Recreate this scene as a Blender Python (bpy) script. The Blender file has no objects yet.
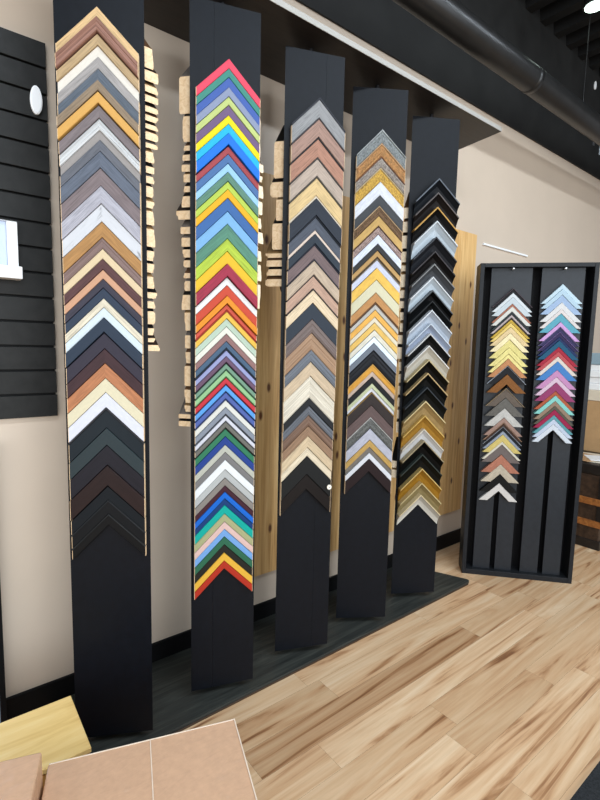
import bpy, bmesh, math, random
from mathutils import Vector, Matrix
random.seed(11)
C = bpy.context.scene.collection
PI = math.pi

TOWERS = {
    1: (0.4176, 1.4613, -28.07),
    2: (0.8112, 1.4527, -19.03),
    3: (1.1857, 1.4537, -22.42),
    4: (1.5509, 1.4663, -33.34),
    5: (1.9348, 1.4685, -30.73),
}
ROWS_1 = [
    (2.2029, 0.0280, 'pale maple', 'e9c795', 'w', ''),
    (2.1749, 0.0414, 'dusty brown', 'a67d6d', 's', 'g'),
    (2.1335, 0.0575, 'oak and white', 'c9ae86', 'w', ('lip', 'f3ece0', 0.5)),
    (2.0761, 0.0314, 'grey driftwood', 'b3aeab', 'w', ''),
    (2.0447, 0.0326, 'slate blue', '6d7681', 'w', ''),
    (2.0121, 0.0299, 'taupe oak', 'a28f78', 'w', 'g'),
    (1.9822, 0.0324, 'golden tan', 'e8b769', 'p', 'g'),
    (1.9498, 0.0339, 'mauve grey', '8d8384', 'w', ''),
    (1.9160, 0.0556, 'silver white', 'dadcdc', 's', ('lip', 'aca6a2', 0.45)),
    (1.8603, 0.0309, 'slate grey', '767981', 'w', ''),
    (1.8294, 0.0442, 'blue grey', '737b89', 'w', ''),
    (1.7852, 0.0482, 'mauve brown', '8f8283', 'w', ''),
    (1.7370, 0.0478, 'pale lilac grey', 'c0bfc8', 'w', ''),
    (1.6892, 0.0482, 'white marbled', 'e6e8ec', 'b', ''),
    (1.6410, 0.0433, 'honey oak', 'c2955f', 'w', ''),
    (1.5977, 0.0317, 'rosy taupe', '97807a', 's', ''),
    (1.5659, 0.0277, 'cream', 'efdab4', 'p', ''),
    (1.5382, 0.0298, 'dark maroon', '6c4a4a', 'w', ''),
    (1.5084, 0.0260, 'peach', 'dfb090', 'p', ''),
    (1.4824, 0.0253, 'smoky purple', '4f4c5b', 'w', ''),
    (1.4571, 0.0296, 'navy blue', '414f63', 'p', ''),
    (1.4275, 0.0255, 'pale birch', 'efe6cf', 'w', ''),
    (1.4019, 0.0293, 'ice white', 'e6f2f8', 'p', ''),
    (1.3726, 0.0435, 'dark navy', '3d4c5f', 'p', 'g'),
    (1.3291, 0.0453, 'dark plum grey', '4c4756', 'p', ''),
    (1.2838, 0.0424, 'deep maroon', '583c40', 'w', ''),
    (1.2414, 0.0438, 'terracotta brown', 'c98b63', 'w', ''),
    (1.1976, 0.0418, 'ivory', 'f0e7c8', 'p', ''),
    (1.1558, 0.0444, 'bright white', 'eef0fb', 'p', ''),
    (1.1114, 0.0612, 'dark slate', '2c3a43', 'p', ('rim', '4b4a4e')),
    (1.0501, 0.0512, 'slate green', '435155', 'p', ''),
    (0.9989, 0.0608, 'dusky purple', '373540', 'w', ''),
    (0.9381, 0.0644, 'dark brown', '43302f', 'w', 'g'),
    (0.8737, 0.0433, 'teal black', '202b34', 'p', ''),
    (0.8303, 0.0436, 'soft black', '1b2128', 'p', ('rim', '4a4d50')),
    (0.7867, 0.0345, 'jet black', '16191d', 'p', ('rim', '4c4e4e')),
]
ROWS_2 = [
    (2.2156, 0.0299, 'coral red', 'fb5a72', 'p', ''),
    (2.1857, 0.0270, 'teal green', '4f9a8c', 'p', ''),
    (2.1587, 0.0311, 'medium blue', '5271ba', 'p', ''),
    (2.1276, 0.0285, 'lilac grey', '9ba5bf', 'p', ''),
    (2.0991, 0.0252, 'pale lime', 'ccd98b', 'p', ''),
    (2.0739, 0.0315, 'purple', '80698c', 'p', ''),
    (2.0424, 0.0267, 'bright yellow', 'fde713', 'p', ''),
    (2.0157, 0.0299, 'cyan', '2cc5ec', 'p', ''),
    (1.9859, 0.0380, 'azure blue', '2585ee', 'p', 'g'),
    (1.9478, 0.0249, 'dusty red', 'b35459', 'p', ''),
    (1.9230, 0.0290, 'steel blue', '5a80b2', 'p', ''),
    (1.8940, 0.0272, 'pale sky blue', 'a9d6f4', 'p', ''),
    (1.8667, 0.0292, 'grey green', '6b9683', 'w', ''),
    (1.8375, 0.0252, 'lime', 'c4da5e', 'p', ''),
    (1.8123, 0.0275, 'amber yellow', 'f8bf2a', 'p', ''),
    (1.7847, 0.0423, 'denim blue', '4a77b2', 'p', ''),
    (1.7424, 0.0406, 'sky blue', '8bbfe9', 'p', ''),
    (1.7018, 0.0473, 'sage green', '629680', 'w', ''),
    (1.6545, 0.0408, 'yellow green', 'bfd64c', 'w', ''),
    (1.6137, 0.0413, 'sunny yellow', 'f7cb35', 'p', ''),
    (1.5723, 0.0435, 'crimson', 'b03550', 'w', 'g'),
    (1.5288, 0.0263, 'white', 'f7f6f4', 'p', ''),
    (1.5025, 0.0353, 'red orange', 'd9593f', 'p', ''),
    (1.4671, 0.0279, 'orange', 'f4a030', 'p', 'g'),
    (1.4393, 0.0253, 'coral', 'e0644f', 'p', ('lip', 'b8402f', 0.3)),
    (1.4140, 0.0224, 'golden yellow', 'f5ca58', 'p', ''),
    (1.3916, 0.0268, 'pale mint', 'c9dcc8', 'p', ''),
    (1.3648, 0.0245, 'off white', 'f2f1e4', 'p', ''),
    (1.3402, 0.0246, 'dusty mauve', 'a17d7a', 'p', ''),
    (1.3156, 0.0318, 'slate blue', '55708a', 'p', ('lip', '203048', 0.3)),
    (1.2838, 0.0194, 'lavender', 'a9afd8', 'p', ''),
    (1.2644, 0.0259, 'plum', '7a5f77', 'p', ('lip', '3b2b3b', 0.25)),
    (1.2385, 0.0229, 'sage', '84a992', 'p', ('lip', '3c6b52', 0.25)),
    (1.2156, 0.0250, 'light green', 'a5d29c', 'p', ('lip', '5a8a55', 0.2)),
    (1.1906, 0.0251, 'red', 'd6404d', 'p', ('lip', '7a2432', 0.2)),
    (1.1654, 0.0255, 'light azure', '69b0f2', 'p', ('lip', '1d3c70', 0.2)),
    (1.1399, 0.0277, 'periwinkle', '5f74b8', 'p', ('lip', '283a70', 0.25)),
    (1.1122, 0.0236, 'eggshell white', 'ecebe2', 'p', ''),
    (1.0885, 0.0297, 'cool grey', '99a0ac', 'p', ('lip', '50545c', 0.25)),
    (1.0589, 0.0210, 'pale lilac white', 'e4e5ee', 'p', ('lip', '8a8c94', 0.2)),
    (1.0379, 0.0256, 'dark taupe grey', '7f7d76', 'p', ('lip', '3a3a36', 0.25)),
    (1.0122, 0.0261, 'leaf green', '3f8a68', 'p', ''),
    (0.9862, 0.0293, 'royal blue', '30509c', 'p', ''),
    (0.9568, 0.0263, 'light stone grey', 'cccdc0', 'p', ''),
    (0.9306, 0.0271, 'mid grey', '8d8b8a', 'p', ''),
    (0.9035, 0.0340, 'snow white', 'fafcfc', 'p', ''),
    (0.8696, 0.0305, 'light grey', 'c9cbc9', 'p', ''),
    (0.8390, 0.0277, 'warm taupe', '9b948d', 'p', ''),
    (0.8113, 0.0228, 'dark wine', '5a3040', 'p', ''),
    (0.7885, 0.0243, 'bright blue', '1f78dc', 'p', ''),
    (0.7642, 0.0240, 'dark blue', '1c4a84', 'p', ''),
    (0.7402, 0.0318, 'turquoise', '12bcae', 'p', ''),
    (0.7085, 0.0293, 'khaki', 'bcbd90', 'p', ''),
    (0.6792, 0.0268, 'blush pink', 'f1cfc6', 'p', ''),
    (0.6523, 0.0284, 'light blue', '88b8ee', 'p', ''),
    (0.6239, 0.0285, 'forest green', '3d7a5e', 'p', ''),
    (0.5954, 0.0309, 'dark olive', '3e3d36', 'p', ''),
    (0.5645, 0.0299, 'warm yellow', 'fac64e', 'p', ''),
    (0.5347, 0.0288, 'brick red', 'c8402c', 'p', ''),
]
ROWS_3 = [
    (2.2171, 0.0699, 'silver grey', 'a2a2a2', 'w', ('rim', '4d4f58')),
    (2.1472, 0.0680, 'brown pink', 'b39384', 'w', ('rim', '5a5558')),
    (2.0792, 0.0710, 'reddish brown', 'bd8f79', 'w', ('rim', '3f3c40')),
    (2.0081, 0.0670, 'pale taupe', 'c4b3a4', 'w', ('rim', '5b5552')),
    (1.9412, 0.0820, 'pale maple', 'e5c995', 'w', [('rim', '5e584e'), ('lip', 'f0e2cc', 0.12)]),
    (1.8592, 0.0630, 'blue black', '3a4250', 'w', ''),
    (1.7961, 0.0661, 'slate grey', '5c626e', 'w', [('rim', '2c3340'), ('lip', 'f0dccb', 0.2)]),
    (1.7300, 0.0369, 'dark navy', '394654', 'w', ''),
    (1.6931, 0.0568, 'mauve brown', '83706f', 'w', ('rim', '30364a')),
    (1.6363, 0.0576, 'pale tan', 'cdb9a2', 'w', ('rim', '4c4a54')),
    (1.5787, 0.0527, 'pinkish tan', 'cdaa94', 'w', ('rim', '5a504e')),
    (1.5260, 0.0541, 'pale cream', 'f2dcba', 'w', ('rim', '554c4a')),
    (1.4719, 0.0621, 'charcoal navy', '414b58', 'p', ''),
    (1.4098, 0.0537, 'taupe brown', '857671', 's', ''),
    (1.3561, 0.0645, 'tan brown', 'b8977a', 's', ''),
    (1.2916, 0.0466, 'blue grey', '7d828a', 's', ''),
    (1.2450, 0.0547, 'beige', 'dcc6a8', 'w', ''),
    (1.1903, 0.0867, 'ivory', 'ece3d0', 's', ''),
    (1.1036, 0.0305, 'charcoal', '393b3f', 'p', ''),
    (1.0730, 0.0382, 'smoke grey', '787c83', 's', ''),
    (1.0348, 0.0428, 'cocoa brown', '8b705f', 's', ''),
    (0.9920, 0.0402, 'light brown', 'a98a70', 'w', ''),
    (0.9519, 0.0456, 'cream beige', 'e3cdab', 'w', ''),
    (0.9062, 0.0353, 'warm ivory', 'f3e4c8', 'w', ''),
    (0.8710, 0.0734, 'dark charcoal', '313333', 'p', ''),
    (0.7975, 0.0616, 'dark brown', '2e2320', 'w', ''),
]
ROWS_4 = [
    (2.2122, 0.0543, 'pewter grey ornate', '8f9392', 'o', ('rim', 'b9bdb9')),
    (2.1579, 0.0535, 'copper ornate', 'b98a58', 'o', ('rim', 'e0b890')),
    (2.1044, 0.0425, 'silver copper ornate', 'a59a90', 'o', ('rim', '9a6b50')),
    (2.0619, 0.0593, 'gold ornate', 'd0a850', 'o', ('rim', 'd8c4a0')),
    (2.0026, 0.0556, 'silver white', 'dedfe4', 'm', ''),
    (1.9470, 0.0420, 'dark grey', '55585c', 'w', ''),
    (1.9050, 0.0410, 'dark bronze ornate', '7d6248', 'o', ('rim', 'e8c8a0')),
    (1.8640, 0.0412, 'antique gold', 'c6a468', 'm', ''),
    (1.8229, 0.0360, 'pinkish beaded', 'b7a098', 'o', ('rim', '6d5040')),
    (1.7869, 0.0386, 'bright silver', 'd5d9e4', 'm', ''),
    (1.7483, 0.0279, 'graphite grey', '4a4b4c', 'p', ''),
    (1.7204, 0.0347, 'bronze tan', 'b89562', 'm', ('lip', '5a4a38', 0.25)),
    (1.6857, 0.0378, 'silver lilac', 'c6c8d6', 'm', ('rim', 'a2937c')),
    (1.6480, 0.0506, 'gold leaf', 'dfb75c', 'm', ''),
    (1.5974, 0.0538, 'cream', 'ebe6c6', 'p', ''),
    (1.5436, 0.0511, 'copper brown', 'b98a58', 'm', ('lip', '6b4a30', 0.2)),
    (1.4924, 0.0227, 'silver grey', 'b8b4ac', 'm', ''),
    (1.4698, 0.0313, 'orange gold', 'dfac58', 'm', ''),
    (1.4384, 0.0232, 'cream white', 'f3ead2', 'p', ''),
    (1.4152, 0.0315, 'pale gold', 'dbb667', 'm', ''),
    (1.3837, 0.0290, 'champagne silver', 'd5d0c0', 'm', ''),
    (1.3547, 0.0287, 'ice silver', 'dfeaf2', 'm', ''),
    (1.3260, 0.0322, 'steel grey', '848c98', 'p', 'g'),
    (1.2938, 0.0582, 'ridged black', '1f2330', 's', ''),
    (1.2355, 0.0559, 'gold striped', 'd59f45', 'm', [('rim', 'e4b464'), ('lip', 'c9b3a2', 0.4)]),
    (1.1796, 0.0292, 'charcoal black', '2e2e31', 'p', ''),
    (1.1504, 0.0386, 'silver green', 'c8cca8', 'm', ('lip', 'dcdce0', 0.45)),
    (1.1118, 0.0593, 'dark brown', '4b3f3c', 'w', ('rim', 'ab8a50')),
    (1.0524, 0.0539, 'mauve brown', '75625f', 'w', ''),
    (0.9986, 0.0514, 'textured grey', '7a7b78', 'o', ('rim', 'dcdcd8')),
    (0.9471, 0.0513, 'lilac silver', 'c9cbd8', 'm', ''),
    (0.8959, 0.0579, 'gold and grey', 'd3b06c', 'm', ('lip', '8e8880', 0.45)),
    (0.8379, 0.0275, 'white', 'eff0f4', 'p', ''),
    (0.8104, 0.0580, 'dark maroon', '3f2a2c', 'p', ''),
]
ROWS_5 = [
    (2.0986, 0.0628, 'grey-rimmed black', '2a3038', 'p', ('rim', '7b838c')),
    (2.0358, 0.0659, 'brown black', '2e2728', 'p', ('rim', '77716f')),
    (1.9698, 0.0636, 'bright-gold-rimmed black', '25221f', 'p', ('rim', 'e4b566')),
    (1.9062, 0.0732, 'white', 'dbe7ef', 'p', ('rim', 'eef4f8')),
    (1.8330, 0.0645, 'dark grey', '3b3e45', 'p', ('rim', '55585f')),
    (1.7685, 0.0588, 'dark brown', '2c2625', 'p', ('rim', '5a5557')),
    (1.7097, 0.0592, 'grey', '5d6064', 'p', ('rim', '9a9b9a')),
    (1.6505, 0.0623, 'bluish white', 'd8e4ec', 'p', ('rim', 'f4f8fa')),
    (1.5882, 0.0504, 'black', '1c1f22', 'p', ('rim', '6f7478')),
    (1.5378, 0.0440, 'plain black', '1d2021', 'p', ('rim', '34383b')),
    (1.4938, 0.0633, 'cool white', 'd3dde9', 'p', ('rim', 'f0f4f8')),
    (1.4305, 0.0478, 'pale blue white', 'c2cee4', 'p', ('rim', 'dbe5ef')),
    (1.3827, 0.0577, 'white-rimmed black', '242322', 'p', ('rim', 'e6e6e4')),
    (1.3251, 0.0677, 'cream white', 'dcd6c8', 'p', ('rim', 'f3f1ec')),
    (1.2574, 0.0652, 'pale-gold-rimmed black', '1e1e1b', 'p', ('rim', 'd8c79a')),
    (1.1922, 0.0685, 'gold-rimmed black', '1e211f', 'p', ('rim', 'd5b987')),
    (1.1237, 0.0689, 'steel-rimmed black', '1d2122', 'p', ('rim', '4a5156')),
    (1.0548, 0.0724, 'champagne', 'c6ab78', 'm', ('rim', 'e6d2a0')),
    (0.9824, 0.0669, 'gold', 'cf9f48', 'm', ('rim', 'e3c071')),
    (0.9156, 0.0567, 'bright white', 'ecebea', 'p', ('rim', 'e8e0cc')),
    (0.8589, 0.0707, 'silver-gold-rimmed black', '171612', 'p', ('rim', 'b9a988')),
    (0.7882, 0.0711, 'green-grey-rimmed black', '191a17', 'p', ('rim', '4d5650')),
    (0.7171, 0.0716, 'bright gold', 'c9983c', 'm', ('rim', 'f0d088')),
    (0.6455, 0.0617, 'pale champagne', 'bfae80', 'm', ('rim', 'e9d7a4')),
    (0.5838, 0.0621, 'ivory white', 'e8e4d8', 'p', ('rim', 'ecd9b0')),
]
ROWS_KL = [
    (1.6497, 0.0247, 'black', '1d1c22', 'p', ('rim', '6d5f64')),
    (1.6249, 0.0226, 'white', 'eef4f6', 'p', ''),
    (1.6023, 0.0367, 'silver white', 'dce6ea', 'p', ''),
    (1.5655, 0.0152, 'copper brown', 'a9705a', 'm', ''),
    (1.5504, 0.0271, 'cream white', 'f0efe6', 'p', ''),
    (1.5233, 0.0174, 'dark green grey', '3e4a4c', 'p', ''),
    (1.5059, 0.0256, 'silver pink', 'b8aaa8', 'm', ('lip', '4a4038', 0.4)),
    (1.4803, 0.0191, 'deep gold', 'c5a545', 'm', ''),
    (1.4612, 0.0219, 'gold', 'e2c778', 'm', ''),
    (1.4393, 0.0329, 'champagne', 'dcc497', 'm', ''),
    (1.4065, 0.0368, 'cream gold', 'efe0b5', 'm', ''),
    (1.3697, 0.0430, 'pale yellow', 'e0d38c', 'm', ''),
    (1.3267, 0.0359, 'light straw', 'e6d992', 'm', ''),
    (1.2908, 0.0261, 'buttery yellow', 'eadb94', 'm', ''),
    (1.2647, 0.0378, 'copper', 'c48d62', 'm', ''),
    (1.2269, 0.0491, 'pale-rimmed black', '2c2c34', 'p', ('rim', 'b6bcc4')),
    (1.1778, 0.0768, 'bronze brown', '8f5f30', 'm', ''),
    (1.1010, 0.0553, 'brown grey', '75695e', 'm', ('rim', 'a08c70')),
    (1.0457, 0.0578, 'pewter grey', '77746e', 'm', ''),
    (0.9879, 0.0541, 'silver', 'd3d1cb', 'm', ''),
    (0.9339, 0.0286, 'rosy brown', 'b29588', 'm', ''),
    (0.9053, 0.0229, 'dark rust', '5d463c', 'm', ('rim', 'c9a58a')),
    (0.8824, 0.0258, 'black and silver', '3a3c42', 'm', ('rim', 'aeb4ba')),
    (0.8566, 0.0201, 'blue silver', 'a9b2c0', 'm', ''),
    (0.8365, 0.0403, 'pale gold', 'e9d588', 'm', ''),
    (0.7962, 0.0173, 'pale cream', 'efe8d5', 'p', ''),
    (0.7789, 0.0579, 'taupe grey', '857974', 'p', ''),
    (0.7209, 0.0553, 'terracotta pink', 'cf9078', 'm', ''),
    (0.6657, 0.0585, 'bone', 'dfd3be', 'm', ''),
    (0.6072, 0.0528, 'matte black', '1e1e1c', 'p', ''),
    (0.5544, 0.0472, 'thin white', 'efe9e2', 'p', ''),
]
ROWS_KR = [
    (1.6720, 0.0264, 'ice blue white', 'd6ecf6', 'p', ''),
    (1.6456, 0.0318, 'pale ice', 'c9e2f0', 'p', ''),
    (1.6139, 0.0398, 'light periwinkle', 'b4cbe8', 'p', ''),
    (1.5740, 0.0346, 'off white', 'efeeec', 'p', ''),
    (1.5394, 0.0240, 'thin cream', 'f0e8e4', 'p', ''),
    (1.5154, 0.0455, 'teal sky', '6fb9cb', 'p', ''),
    (1.4699, 0.0269, 'lilac pink', 'c79cc9', 'm', ''),
    (1.4430, 0.0269, 'dark purple', '3f3a68', 'p', ('rim', '8078a0')),
    (1.4161, 0.0270, 'violet', '3b2f62', 'p', ('rim', '8a74a8')),
    (1.3891, 0.0189, 'navy', '25386a', 'p', ''),
    (1.3702, 0.0352, 'teal blue', '1f6585', 'p', ''),
    (1.3350, 0.0244, 'crimson', 'bb2d47', 'p', ''),
    (1.3106, 0.0272, 'coral red', 'd26064', 'p', ''),
    (1.2834, 0.0273, 'cream', 'f1e4d8', 'p', ''),
    (1.2561, 0.0465, 'sky blue', '5593d3', 'p', ''),
    (1.2096, 0.0384, 'orchid pink', 'd99fcb', 'p', ''),
    (1.1712, 0.0303, 'pale pink', 'eccfe0', 'p', ''),
    (1.1409, 0.0469, 'magenta mauve', 'a8487a', 'p', ''),
    (1.0940, 0.0249, 'orange brown', 'c46a48', 'p', ''),
    (1.0691, 0.0305, 'aqua mint', '9be0d6', 'p', ''),
    (1.0386, 0.0278, 'tan', 'a88f7a', 'p', ''),
    (1.0107, 0.0195, 'olive grey', '6a6658', 'p', ''),
    (0.9912, 0.0307, 'raspberry', 'b02a58', 'p', ''),
    (0.9605, 0.0224, 'teal', '6fb0b6', 'p', ''),
    (0.9381, 0.0280, 'bluish white', 'd8e2f2', 'p', ''),
    (0.9101, 0.0337, 'white', 'e9eff6', 'p', ''),
]
SIDE = [
    (1, 'R', [
        (2.1342, 2.0738, 0.0305),
        (2.0737, 2.0392, 0.0443),
        (2.0338, 2.0098, 0.0439),
        (2.0071, 1.9830, 0.0436),
        (1.9776, 1.9561, 0.0432),
        (1.9534, 1.9318, 0.0430),
        (1.9291, 1.9101, 0.0427),
        (1.9074, 1.8801, 0.0425),
        (1.8772, 1.8580, 0.0407),
        (1.8539, 1.8183, 0.0300),
        (1.8128, 1.7880, 0.0295),
        (1.7852, 1.7603, 0.0292),
        (1.7572, 1.7210, 0.0259),
        (1.7158, 1.6906, 0.0284),
        (1.6878, 1.6427, 0.0280),
        (1.6373, 1.5805, 0.0304),
        (1.5746, 1.5402, 0.0267),
        (1.5374, 1.5057, 0.0262),
        (1.4999, 1.4594, 0.0258),
        (1.4541, 1.4307, 0.0344),
        (1.4275, 1.4012, 0.0280),
        (1.3982, 1.3541, 0.0276),
        (1.3481, 1.3214, 0.0240),
        (1.3186, 1.3007, 0.0267),
        (1.2981, 1.2741, 0.0420),
    ]),
    (2, 'L', [
        (2.1521, 2.0335, 0.0408),
        (2.0318, 1.9474, 0.0297),
        (1.9416, 1.9203, 0.0268),
        (1.9139, 1.8895, 0.0303),
        (1.8830, 1.8554, 0.0338),
        (1.8530, 1.8221, 0.0272),
        (1.8160, 1.7912, 0.0273),
        (1.7844, 1.7439, 0.0343),
        (1.7393, 1.7050, 0.0534),
        (1.6872, 1.6589, 0.0383),
        (1.6528, 1.6179, 0.0350),
        (1.6150, 1.5831, 0.0318),
        (1.5801, 1.5513, 0.0284),
        (1.5384, 1.5159, 0.0286),
        (1.5128, 1.4739, 0.0253),
        (1.4670, 1.4116, 0.0360),
        (1.4087, 1.3429, 0.0257),
        (1.3330, 1.2832, 0.0243),
        (1.2766, 1.2331, 0.0227),
        (1.2297, 1.1554, 0.0265),
        (1.1486, 1.0976, 0.0269),
        (1.0941, 1.0667, 0.0271),
        (1.0635, 1.0429, 0.0489),
        (1.0395, 1.0154, 0.0490),
    ]),
    (2, 'R', [
        (2.0591, 1.9894, 0.0140),
        (1.9863, 1.9351, 0.0154),
        (1.9196, 1.8874, 0.0307),
        (1.8808, 1.8548, 0.0267),
        (1.8485, 1.8029, 0.0321),
        (1.7962, 1.7470, 0.0284),
        (1.7403, 1.7006, 0.0247),
        (1.6943, 1.6510, 0.0351),
        (1.6307, 1.5905, 0.0268),
        (1.5837, 1.5229, 0.0277),
        (1.5160, 1.4272, 0.0242),
    ]),
    (3, 'L', [
        (2.0601, 1.9229, 0.0405),
        (1.9153, 1.8547, 0.0534),
        (1.8519, 1.7691, 0.0291),
        (1.7650, 1.6631, 0.0432),
        (1.6549, 1.6329, 0.0688),
        (1.6294, 1.5999, 0.0645),
        (1.5962, 1.5666, 0.0640),
        (1.5591, 1.5257, 0.0674),
    ]),
    (5, 'L', [
        (1.9733, 1.9183, 0.0244),
        (1.9092, 1.8539, 0.0262),
        (1.8447, 1.7797, 0.0280),
        (1.7704, 1.7144, 0.0246),
        (1.7050, 1.6722, 0.0264),
        (1.6628, 1.5967, 0.0292),
        (1.5872, 1.5445, 0.0258),
        (1.5350, 1.4968, 0.0282),
        (1.4825, 1.4393, 0.0210),
        (1.4297, 1.3816, 0.0186),
        (1.3717, 1.3232, 0.0306),
        (1.3135, 1.2502, 0.0280),
        (1.2407, 1.1917, 0.0149),
        (1.1820, 1.1328, 0.0140),
        (1.1230, 1.0735, 0.0140),
        (1.0634, 1.0137, 0.0140),
        (1.0037, 0.9538, 0.0140),
        (0.9435, 0.8831, 0.0140),
        (0.7436, 0.7026, 0.0350),
        (0.6974, 0.6511, 0.0330),
    ]),
]


# ------------------------------------------------------------------ materials
def lin(h):
    v = [int(h[i:i+2], 16)/255 for i in (0, 2, 4)]
    return tuple((c/12.92 if c <= .04045 else ((c+.055)/1.055)**2.4) for c in v)
ALB = 0.62
MATS = {}
def new_mat(name):
    m = bpy.data.materials.new(name); m.use_nodes = True
    nt = m.node_tree; b = nt.nodes['Principled BSDF']
    return m, nt, b
def node(nt, t, **kw):
    n = nt.nodes.new(t)
    for k, v in kw.items():
        if k in n.inputs: n.inputs[k].default_value = v
        else: setattr(n, k, v)
    return n
def ramp(nt, fac, stops):
    r = nt.nodes.new('ShaderNodeValToRGB')
    while len(r.color_ramp.elements) < len(stops): r.color_ramp.elements.new(.5)
    for e, (p, c) in zip(r.color_ramp.elements, stops):
        e.position = p; e.color = (*c, 1)
    nt.links.new(fac, r.inputs['Fac']); return r.outputs['Color']
def sc(c, f): return tuple(min(1, x*f) for x in c)
def mapped(nt, scale, coord='UV', rnd=True):
    tc = nt.nodes.new('ShaderNodeTexCoord'); mp = nt.nodes.new('ShaderNodeMapping')
    mp.inputs['Scale'].default_value = scale
    nt.links.new(tc.outputs[coord], mp.inputs['Vector'])
    if rnd:
        oi = nt.nodes.new('ShaderNodeObjectInfo'); cx = nt.nodes.new('ShaderNodeCombineXYZ')
        mu = node(nt, 'ShaderNodeMath', operation='MULTIPLY'); mu.inputs[1].default_value = 57.0
        nt.links.new(oi.outputs['Random'], mu.inputs[0])
        for k in range(3): nt.links.new(mu.outputs[0], cx.inputs[k])
        nt.links.new(cx.outputs[0], mp.inputs['Location'])
    return mp.outputs['Vector']
def bump(nt, b, h, strength, dist=.002):
    bp = nt.nodes.new('ShaderNodeBump'); bp.inputs['Strength'].default_value = strength; bp.inputs['Distance'].default_value = dist
    nt.links.new(h, bp.inputs['Height']); nt.links.new(bp.outputs['Normal'], b.inputs['Normal'])
def finish(hexc, kind='p'):
    """procedural material for a moulding finish"""
    key = (hexc, kind)
    if key in MATS: return MATS[key]
    c = lin(hexc); c = tuple(x**1.1 for x in c); c = sc(c, ALB if max(c) > .12 else ALB*(.35+.65*max(c)/.12))
    m, nt, b = new_mat('moulding_%s_%s' % ({'p': 'painted', 'w': 'wood', 's': 'striped_wood', 'm': 'leaf', 'o': 'ornate', 'b': 'marbled'}[kind], hexc))
    b.inputs['Roughness'].default_value = .42; b.inputs['Specular IOR Level'].default_value = .18
    if kind == 'p':
        n = node(nt, 'ShaderNodeTexNoise', Scale=1.0, Detail=3.0)
        nt.links.new(mapped(nt, (60, 200, 1)), n.inputs['Vector'])
        nt.links.new(ramp(nt, n.outputs['Fac'], [(.3, sc(c, .95)), (.7, sc(c, 1.04))]), b.inputs['Base Color'])
        b.inputs['Roughness'].default_value = .5
    elif kind in 'ws':
        n = node(nt, 'ShaderNodeTexNoise', Scale=1.0, Detail=6.0, Roughness=.65, Distortion=.6)
        nt.links.new(mapped(nt, (16, 330, 60) if kind == 'w' else (5, 420, 30)), n.inputs['Vector'])
        lo, hi = (.62, 1.24) if kind == 'w' else (.55, 1.32)
        nt.links.new(ramp(nt, n.outputs['Fac'], [(.32, sc(c, lo)), (.5, c), (.68, sc(c, hi))]), b.inputs['Base Color'])
        bump(nt, b, n.outputs['Fac'], .15, .001)
    elif kind == 'm':
        n = node(nt, 'ShaderNodeTexNoise', Scale=1.0, Detail=4.0, Roughness=.6)
        nt.links.new(mapped(nt, (40, 160, 1)), n.inputs['Vector'])
        nt.links.new(ramp(nt, n.outputs['Fac'], [(.35, sc(c, .85)), (.65, sc(c, 1.1))]), b.inputs['Base Color'])
        b.inputs['Metallic'].default_value = .35; b.inputs['Roughness'].default_value = .36
    elif kind == 'o':
        v = node(nt, 'ShaderNodeTexVoronoi', Scale=1.0, feature='F1')
        nt.links.new(mapped(nt, (190, 260, 1)), v.inputs['Vector'])
        n = node(nt, 'ShaderNodeTexNoise', Scale=1.0, Detail=3.0)
        nt.links.new(mapped(nt, (150, 190, 1)), n.inputs['Vector'])
        mu = node(nt, 'ShaderNodeMath', operation='MULTIPLY_ADD'); mu.inputs[1].default_value = .55
        nt.links.new(v.outputs['Distance'], mu.inputs[0]); nt.links.new(n.outputs['Fac'], mu.inputs[2])
        nt.links.new(ramp(nt, mu.outputs[0], [(.5, sc(c, 1.35)), (.78, sc(c, .9)), (1.0, sc(c, .42))]), b.inputs['Base Color'])
        b.inputs['Metallic'].default_value = .3
        bump(nt, b, mu.outputs[0], -.7, .003)
    elif kind == 'b':
        n = node(nt, 'ShaderNodeTexNoise', Scale=1.0, Detail=4.0, Distortion=1.2)
        nt.links.new(mapped(nt, (14, 60, 1)), n.inputs['Vector'])
        nt.links.new(ramp(nt, n.outputs['Fac'], [(.3, sc(c, .45)), (.42, sc(c, .95)), (.7, c)]), b.inputs['Base Color'])
    MATS[key] = m; return m
def simple(name, col, rough=.5, metal=0, spec=.4, noise=.0, nscale=30, bmp=0, coat=0):
    m, nt, b = new_mat(name)
    c = lin(col) if isinstance(col, str) else col
    b.inputs['Base Color'].default_value = (*c, 1); b.inputs['Roughness'].default_value = rough
    b.inputs['Metallic'].default_value = metal; b.inputs['Specular IOR Level'].default_value = spec
    if coat: b.inputs['Coat Weight'].default_value = coat; b.inputs['Coat Roughness'].default_value = .15
    n = node(nt, 'ShaderNodeTexNoise', Scale=nscale, Detail=5.0, Roughness=.6)
    tc = nt.nodes.new('ShaderNodeTexCoord'); nt.links.new(tc.outputs['Object'], n.inputs['Vector'])
    nt.links.new(ramp(nt, n.outputs['Fac'], [(.3, sc(c, 1-noise)), (.7, sc(c, 1+noise))]), b.inputs['Base Color'])
    if bmp: bump(nt, b, n.outputs['Fac'], bmp, .002)
    return m
def emit(name, col, s):
    m, nt, b = new_mat(name)
    b.inputs['Base Color'].default_value = (*col, 1); b.inputs['Emission Color'].default_value = (*col, 1); b.inputs['Emission Strength'].default_value = s
    return m
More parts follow.
